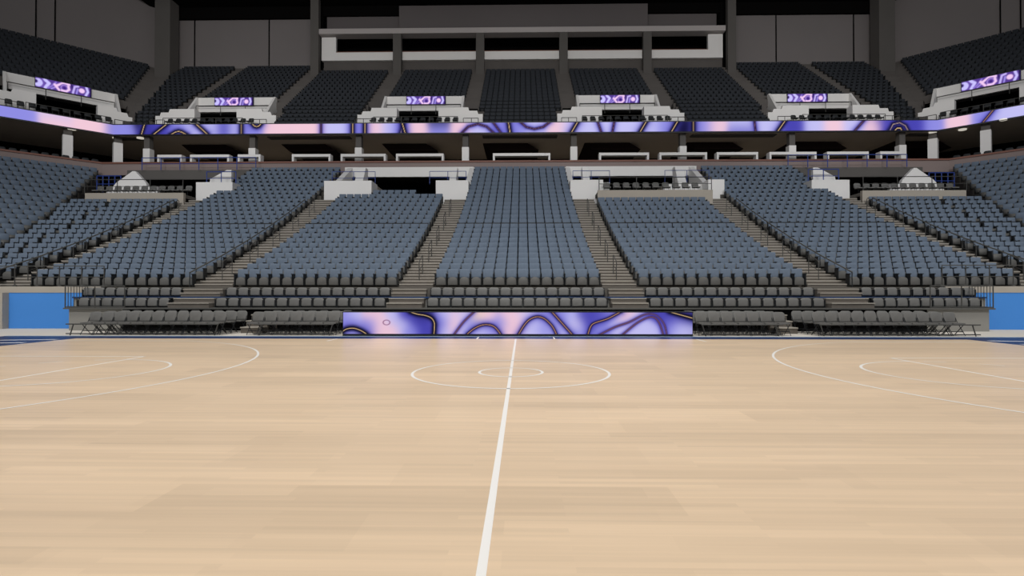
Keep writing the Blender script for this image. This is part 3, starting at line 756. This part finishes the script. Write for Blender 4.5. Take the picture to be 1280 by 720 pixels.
def merged(name, proto, mats, mtxs):
    """one mesh holding many copies of proto = [(MB, mat index)]"""
    V = []; F = []; MI = []; base = 0
    pv = np.array([v for mb, _ in proto for v in mb.v]); pf = []; pm = []; off = 0
    for mb, mi in proto:
        pf += [tuple(i+off for i in f) for f in mb.f]; pm += [mi]*len(mb.f); off += len(mb.v)
    h = np.c_[pv, np.ones(len(pv))]
    allv = []
    for m_ in mtxs:
        allv.append(h @ np.array(m_).T[:, :3])
    allv = np.concatenate(allv)
    nl = np.array([len(f) for f in pf]); flat = np.array([i for f in pf for i in f])
    n = len(mtxs)
    loops = (flat[None, :]+(np.arange(n)*len(pv))[:, None]).ravel()
    tot = np.tile(nl, n); start = np.concatenate([[0], np.cumsum(tot)[:-1]])
    me = bpy.data.meshes.new(name)
    me.vertices.add(len(allv)); me.vertices.foreach_set('co', allv.astype(np.float32).ravel())
    me.loops.add(len(loops)); me.loops.foreach_set('vertex_index', loops.astype(np.int32))
    me.polygons.add(len(tot)); me.polygons.foreach_set('loop_start', start.astype(np.int32)); me.polygons.foreach_set('loop_total', tot.astype(np.int32))
    for m_ in mats: me.materials.append(m_)
    me.polygons.foreach_set('material_index', np.tile(np.array(pm, dtype=np.int32), n))
    me.update(calc_edges=True); me.validate()
    o = bpy.data.objects.new(name, me); COL.objects.link(o); return o
def simple_back(w_, z0, z1, y0, y1, tilt=.05, ch=.02):
    b = MB(); pts = [(-w_/2, z0), (w_/2, z0), (w_/2, z1-ch), (w_/2-ch, z1), (-w_/2+ch, z1), (-w_/2, z1-ch)]
    r1 = [(p[0], y1+(p[1]-z0)*tilt/(z1-z0), p[1]) for p in pts]; r2 = [(p[0], y0+.015+(p[1]-z0)*tilt/(z1-z0), p[1]) for p in pts]
    zc = (z0+z1)/2; r3 = [(p[0]*.93, y0+(p[1]-z0)*tilt/(z1-z0), zc+(p[1]-zc)*.93) for p in pts]
    k = 6
    fs = [tuple(range(k))[::-1], tuple(range(2*k, 3*k))]
    for q in range(2): fs += [(q*k+i, q*k+(i+1) % k, (q+1)*k+(i+1) % k, (q+1)*k+i) for i in range(k)]
    return b.add(r1+r2+r3, [f[::-1] for f in fs])
sb = simple_back(.45, .36, .79, -.02, .04)
sa = MB()
for x in (-.245, .245): sa.box(x-.022, x+.022, -.26, .02, .08, .575)
sp = MB().box(-.21, .21, -.19, -.08, .10, .43)
rest = [q for q in lower if id(q) not in ids]
o = merged('stadium_seats', [(sb, 0), (sa, 1), (sp, 2)], [M['blue'], M['iron'], M['pan']], [frame_matrix(T, a, ld(k), lz(k)) for k, T, a, _ in rest])
tag(o, 'all the higher rows of blue seats filling the lower bowl', 'seats', kind='stuff')

# dark upper-tier seats
upper = []
def blocked(x, k):
    if k < 4: return any(a < x < b_ for a, b_ in ((-33, -21.5), (-14.7, -3.1), (3.1, 14.7), (21.5, 33)))
    return k < 7 and any(a < x < b_ for a, b_ in ((-31.6, -22.4), (-14.3, -3.75), (3.75, 14.3), (22.4, 31.6)))
UB = [('centre block', -3.75, 3.75, 17), ('inner left block', -12.7, -5.3, 17), ('inner right block', 5.3, 12.7, 17), ('second left block', -21.9, -14.5, 17), ('second right block', 14.5, 21.9, 17),
      ('third left block', -30.9, -23.7, 19), ('third right block', 23.7, 30.9, 19)]
for nm, a0, a1, kl in UB:
    for k in range(kl):
        for i, a in enumerate(seat_slots(a0, a1, .53)):
            if not blocked(a, k): upper.append((k, TS, a, 'dark seat, %s from the left in the %s row, upper %s' % (ordn(i+1), ordn(k+1), nm)))
for s, nm in ((-1, 'left'), (1, 'right')):
    T = TWL if s < 0 else TWR
    for k in range(19):
        a = 33.2 if k < 4 else 32.6; i = 1
        while a < xm(ud(k))-1.0-.06*k and a < 38.0:
            upper.append((k, TS, s*a, 'dark seat, %s from the aisle in the %s row, upper %s corner' % (ordn(i), ordn(k+1), nm))); a += .53; i += 1
        a = s0(ud(k))+1.3; i = 1
        while a < s0(ud(k))+22:
            if not (k < 7 and -1.9 < a < 7.6) and not 3.2+0 < a+.2*0 < 3.2: upper.append((k, T, a, 'dark seat, %s from the bend in the %s row, upper %s wing' % (ordn(i), ordn(k+1), nm)))
            a += .53; i += 1
vis = [q for q in upper if visible(q[1], q[2], ud(q[0]))]
vis.sort(key=lambda q: q[0]*100+abs(q[2])*.5)
near = vis[:300]; ids = set(id(q) for q in near)
ub = simple_back(.47, .30, .79, -.02, .05); ua = MB()
for x in (-.26, .26): ua.box(x-.02, x+.02, -.26, .02, .08, .55)
up = MB().box(-.22, .22, -.19, -.08, .10, .45)
one = merged('auditorium_chair', [(ub, 0), (ua, 1), (up, 1)], [M['dark'], M['iron']], [Matrix.Identity(4)])
tag(one, 'x', 'seat', 'dark seats of the upper tier')
for i, (k, T, a, lb) in enumerate(near):
    m_ = frame_matrix(T, a, ud(k), uz(k))
    if i: dup(one, m_, lb)
k, T, a, lb = near[0]; one.matrix_basis = frame_matrix(T, a, ud(k), uz(k)); one['label'] = lb
rest = [q for q in upper if id(q) not in ids]
o = merged('auditorium_chairs', [(ub, 0), (ua, 1)], [M['dark'], M['iron']], [frame_matrix(T, a, ud(k), uz(k)) for k, T, a, _ in rest])
tag(o, 'all the higher rows of dark seats filling the upper tier', 'seats', kind='stuff')

# ------------------------------------------------------------------ courtside folding chairs, two rows
fc = root('folding_chair', (0, 0, 0), 'x', 'chair', 'grey folding chairs along the sideline')
seatback(.43, .46, .82, .04, .07, .0).obj('backrest', M['grey'], fc, True)
sm = MB(); sm.box(-.20, .20, -.42, -.03, .41, .455); sm.obj('seat', M['grey'], fc)
for x in (-.205, .205):
    MB().tube([(x, -.40, .02), (x, -.02, .5), (x, .04, .62)], .013).obj('leg', M['iron'], fc)
    MB().tube([(x, .08, .02), (x, -.36, .42)], .013).obj('leg', M['iron'], fc)
MB().box(-.2, .2, -.33, -.30, .14, .165).obj('stretcher', M['iron'], fc)
slots = []
for row, d in ((1, 19.95), (2, 20.7), (3, 21.45)):
    for s, nm in ((-1, 'left'), (1, 'right')):
        i = 0; a = 6.55
        while a < 15.6:
            if not (9.35 < a < 10.35):
                i += 1
                slots.append((s*a, d, 'grey folding chair, %s outward from the LED table, %s side, %s row' % (ordn(i), nm, ('front', 'second', 'third')[row-1])))
            a += .458
for i, (a, d, lb) in enumerate(slots):
    if i: dup(fc, frame_matrix(TS, a, d, -.012), lb)
fc.matrix_basis = frame_matrix(TS, slots[0][0], slots[0][1], -.012); fc['label'] = slots[0][2]
for ch in fc.children: ch.matrix_parent_inverse = Matrix.Identity(4)
# beam that gangs the front row together, with raked end legs
for s, nm in ((-1, 'left'), (1, 'right')):
    for (xa, xb, w_) in ((6.4, 9.2, 'nearer the LED table'), (10.45, 15.9, 'toward the baseline')):
        r_ = root('seat_beam', (s*(xa+xb)/2, 19.46+CY, 0), 'dark bar in front of the %s sideline chairs, %s' % (nm, w_), 'seat beam', 'bars before the sideline chairs')
        MB().tube([(s*xa, 19.46+CY, .385), (s*xb, 19.46+CY, .385)], .024).obj('bar', M['rail'], r_)
        MB().tube([(s*xa, 19.46+CY, .05), (s*xb, 19.46+CY, .05)], .02).obj('floor_shade_bar', M['iron'], r_)  # dark bar added for the shadow line under the chairs
        for x in (xa+.15, xb-.15):
            MB().tube([(s*(x-.12), 19.46+CY, .385), (s*x, 19.46+CY, -.012)], .02).obj('leg', M['rail'], r_)
# portable steps in the gaps
def step_unit(x0, x1, d0, zs, dp, label, group, z_base=-.012):
    r_ = root('step_unit', ((x0+x1)/2, d0+CY, z_base), label, 'steps', group)
    for i, z in enumerate(zs):
        MB().box(x0, x1, d0+dp*i+CY, d0+dp*(i+1)+CY, z_base, z-.04).obj('riser', M['step'], r_)
        MB().box(x0-.01, x1+.01, d0+dp*i-.03+CY, d0+dp*(i+1)+CY, z-.04, z).obj('tread', M['nose'], r_)
for s, nm in ((-1, 'left'), (1, 'right')):
    a, b_ = sorted((s*9.45, s*10.25)); step_unit(a, b_, 20.6, (.22, .44, .66), .42, 'beige steps in the chair gap on the %s sideline' % nm, 'steps between the chairs')
    for xa, xb, w_ in ((3.75, 5.15, 'beside the centre block'), (12.25, 13.9, 'beside the outer block')):
        a, b_ = sorted((s*xa, s*xb))
        step_unit(a, b_, 21.95+.05, (1.10, 1.28), .4, 'beige steps across the low grey rows, %s %s' % (nm, w_), 'steps between the grey rows', .9)
        step_unit(a, b_, 22.84, (1.5, 1.66), .21, 'beige upper steps to the aisle, %s %s' % (nm, w_), 'steps between the grey rows', 1.33)

# ------------------------------------------------------------------ low grey seats on the two decks
rs = root('riser_seat', (0, 0, 0), 'x', 'seat', 'low grey seats on the retractable decks')
pn2 = seatback(.43, .05, .385, .07, .03, -.03); pn2.obj('cushion', M['grey'], rs, True)
b = MB()
for x in (-.225, .225): b.box(x-.012, x+.012, -.06, .08, 0, .30)
b.box(-.22, .22, .04, .08, 0, .06); b.obj('bracket', M['iron'], rs)
MB().box(-.245, .245, .05, .09, .33, .36).obj('top_bar', M['iron'], rs)
slots = []
for row, d, z in ((1, 22.3, .90), (2, 23.1, 1.33)):
    for nm, a0, a1 in (('centre', -3.6, 3.6), ('inner left', -12.15, -5.25), ('inner right', 5.25, 12.15), ('outer left', -17.75 if row == 1 else -18.2, -14.0), ('outer right', 14.0, 18.2 if row == 1 else 18.65)):
        for i, a in enumerate(seat_slots(a0, a1, .49)):
            slots.append((a, d, z, 'low grey seat, %s from the left in the %s %s deck row' % (ordn(i+1), nm, 'lower' if row == 1 else 'upper')))
for i, (a, d, z, lb) in enumerate(slots):
    if i: dup(rs, frame_matrix(TS, a, d, z), lb)
a, d, z, lb = slots[0]; rs.matrix_basis = frame_matrix(TS, a, d, z); rs['label'] = lb
for ch in rs.children: ch.matrix_parent_inverse = Matrix.Identity(4)
# drink rails in front of the upper deck row
for nm, a0, a1 in (('centre', -3.6, 3.7), ('inner left', -12.1, -5.2), ('inner right', 5.2, 12.1), ('outer left', -17.9, -14.0), ('outer right', 14.0, 18.4)):
    r_ = root('drink_rail', ((a0+a1)/2, 22.72+CY, 1.27), 'thin dark rail before the %s upper deck row' % nm, 'rail', 'thin rails between the deck rows')
    MB().box(a0, a1, 22.62+CY, 22.76+CY, 1.275, 1.305).obj('rail_top', M['deckedge'], r_)
    for x in (a0+.2, (a0+a1)/2, a1-.2): MB().box(x-.015, x+.015, 22.72+CY, 22.76+CY, .90, 1.275).obj('bracket', M['iron'], r_)
# guard rails at the ends of the decks
for s, nm in ((-1, 'left'), (1, 'right')):
    e = -18.0 if s < 0 else 18.4; a = e-s*4.0 if False else e+(-s)*2.4
    r_ = root('deck_railing', (e, 22.0+CY, .9), 'dark barred railing at the %s end of the decks' % nm, 'railing', 'end railings of the decks')
    for z in (.93, 1.76): MB().tube([(a, 21.95+CY, z), (e, 21.95+CY, z), (e, 23.1+CY, z)], .024).obj('rail', M['rail'], r_)
    for x in (a, (a+e)/2, e): MB().tube([(x, 21.95+CY, .9), (x, 21.95+CY, 1.76)], .022).obj('post', M['rail'], r_)
    for i in range(1, 9): MB().tube([(e, 21.95+1.15*i/8+CY, .93), (e, 21.95+1.15*i/8+CY, 1.76)], .012).obj('baluster', M['rail'], r_)
    xa = s*17.4; xb = s*26
    rail_run('bowl_railing', TS, [(xa, 23.22, 1.70), (xb, 23.22, 1.70)], 'thin dark railing on top of the %s blue wall' % nm, 'railings above the blue walls', h=.92, r=.02, every=.93, mid=True, foot=True)

# ================================================================== STAIRS AND HAND RAILS
def stairs(T, a0, a1, ks, name, label, dd, zz, front, m1, m2, group):
    r_ = root(name, T((a0+a1)/2, dd(ks[0])-1.2, zz(ks[0])), label, 'stairs', group)
    b = MB(); nz = MB()
    for k in ks:
        e = dd(k)-front; z = zz(k); zp = zz(k-1); tr = dd(k)-dd(k-1); zm = (z+zp)/2
        b.box(a0, a1, e-tr/2, e, zp, zm-.045, T); nz.box(a0, a1, e-tr/2-.025, e, zm-.045, zm, T)
        nz.box(a0, a1, e-.025, e+.02, z-.045, z+.008, T); nz.box(a0, a1, e+.02, e+tr/2, z, z+.008, T)
        b.box(a0, a1, e-.003, e+.02, zm, z-.045, T)
    b.obj('riser', M[m1], r_); nz.obj('nosing', M[m2], r_)
    return r_
for nm, a0, a1, kl in (('inner left', -5.02, -3.58, 17), ('inner right', 3.58, 5.02, 17), ('outer left', -13.82, -12.18, 17), ('outer right', 12.18, 13.82, 17), ('corner left', -22.42, -20.98, 17), ('corner right', 20.98, 22.42, 17)):
    stairs(TS, a0, a1, list(range(1, kl+1)), 'aisle_stairs', 'beige concrete aisle stairs between blue seat blocks, %s aisle' % nm, ld, lz, .6, 'step', 'nose', 'aisle stairs of the lower bowl')
    for j, k in enumerate(range(1, 16, 3)):
        x = (a0+a1)/2; d_ = ld(k)-.35; dn = ld(k+1)-.35
        r_ = root('aisle_handrail', (x, d_+CY, lz(k)), 'dark looped handrail, %s up the %s aisle stairs' % (ordn(j+1), nm), 'handrail', 'looped handrails of the aisles')
        za, zb = lz(k), lz(k+1)
        MB().tube([(x, d_+CY, za), (x, d_+CY, za+.80), (x, d_+.08+CY, za+.88), (x, dn-.08+CY, zb+.88), (x, dn+CY, zb+.80), (x, dn+CY, zb)], .02).obj('rail', M['rail'], r_)
        MB().tube([(x, d_+CY, za+.45), (x, dn+CY, zb+.45)], .014).obj('middle_rail', M['rail'], r_)
# sloping side rails where the aisle passes the outer blocks (dark diagonal line)
for s, nm in ((-1, 'left'), (1, 'right')):
    for xx_, w_ in ((13.86, 'outer'), (22.46, 'corner')):
        r_ = root('side_rail', (s*xx_, ld(0)+CY, lz(0)), 'dark sloping rail on the outer side of the %s %s aisle' % (w_, nm), 'rail', 'sloping rails beside the aisles')
        pts = [(s*xx_, ld(k)-.5+CY, lz(k)+.62) for k in range(0, 16, 3)]
        MB().tube(pts, .03).obj('rail', M['deckedge'], r_)
        for k in range(0, 16, 3): MB().tube([(s*xx_, ld(k)-.5+CY, lz(k)), (s*xx_, ld(k)-.5+CY, lz(k)+.62)], .022).obj('post', M['iron'], r_)
# strip added to darken the row gap where the bowl changes pitch
for nm, a0, a1 in (('centre', -3.5, 3.5), ('inner left', -12.1, -5.1), ('inner right', 5.1, 12.1), ('outer left', -20.9, -13.9), ('outer right', 13.9, 20.9), ('corner left', -27.6, -22.6), ('corner right', 22.6, 27.6)):
    r_ = root('row_gap_strip', ((a0+a1)/2, ld(9)+.17+CY, lz(9)), 'added dark gap strip halfway up the %s blue seat block' % nm, 'rail', 'added dark gap strips halfway up the lower bowl')
    MB().box(a0, a1, ld(9)+.16+CY, ld(9)+.2+CY, lz(9)+.80, lz(9)+.855).obj('rail', M['iron'], r_)
    for x in (a0+.02, (a0+a1)/2, a1-.06): MB().box(x, x+.04, ld(9)+.16+CY, ld(9)+.2+CY, lz(9), lz(9)+.80).obj('post', M['iron'], r_)
# ================================================================== CONCOURSE
CPX = [(190, 221), (232, 282), (293, 322), (362, 411), (424, 481), (494, 554), (616, 688), (749, 811), (824, 883), (895, 946), (960, 1018), (1031, 1082), (1096, 1124)]
for i, (p0, p1) in enumerate(CPX):
    d = 45.9; x0, x1 = [.215+(p-653)*d/699 for p in (p0, p1)]
    r_ = root('bar_counter', ((x0+x1)/2, d+CY, 11.5), 'white framed bar counter, %s from the left along the concourse' % ordn(i+1), 'counter', 'white counters along the concourse')
    MB().box(x0, x1, d+CY, d+.6+CY, 12.80, 13.02).obj('counter_top', M['white'], r_)
    for x in (x0, x1-.16): MB().box(x, x+.16, d+CY, d+.6+CY, 11.5, 12.80).obj('leg', M['white'], r_)
for s, nm in ((-1, 'left'), (1, 'right')):
    T = TWL if s < 0 else TWR
    for i in range(15):
        c_ = dup(balc, frame_matrix(T, s0(45)+.8+.62*i, 44.9, 11.5), 'dark chair behind the brown parapet, %s from the bend of the %s wing' % (ordn(i+1), nm))
        c_['group'] = 'chairs behind the corner parapet'; 
# small round ceiling lights under the wings
ml = bpy.data.materials.new('lamp_lens'); ml.use_nodes = True
ml.node_tree.nodes['Principled BSDF'].inputs['Emission Color'].default_value = (1, .93, .8, 1); ml.node_tree.nodes['Principled BSDF'].inputs['Emission Strength'].default_value = .5
for x_, d_, w_ in ((-34.9, 47.6, 'at the left bend, outer'), (-32.8, 47.6, 'at the left bend, inner'), (-36.6, 44.9, 'over the left wing'), (34.4, 47.1, 'at the right bend, inner'), (36.3, 46.4, 'at the right bend, outer'), (37.4, 43.8, 'over the right wing')):
    tag(MB().tube([(x_, d_+CY, 14.86), (x_, d_+CY, 14.95)], .28, n=16).obj('ceiling_downlight', ml), 'small round pale downlight in the soffit '+w_, 'ceiling light', 'downlights of the soffit')
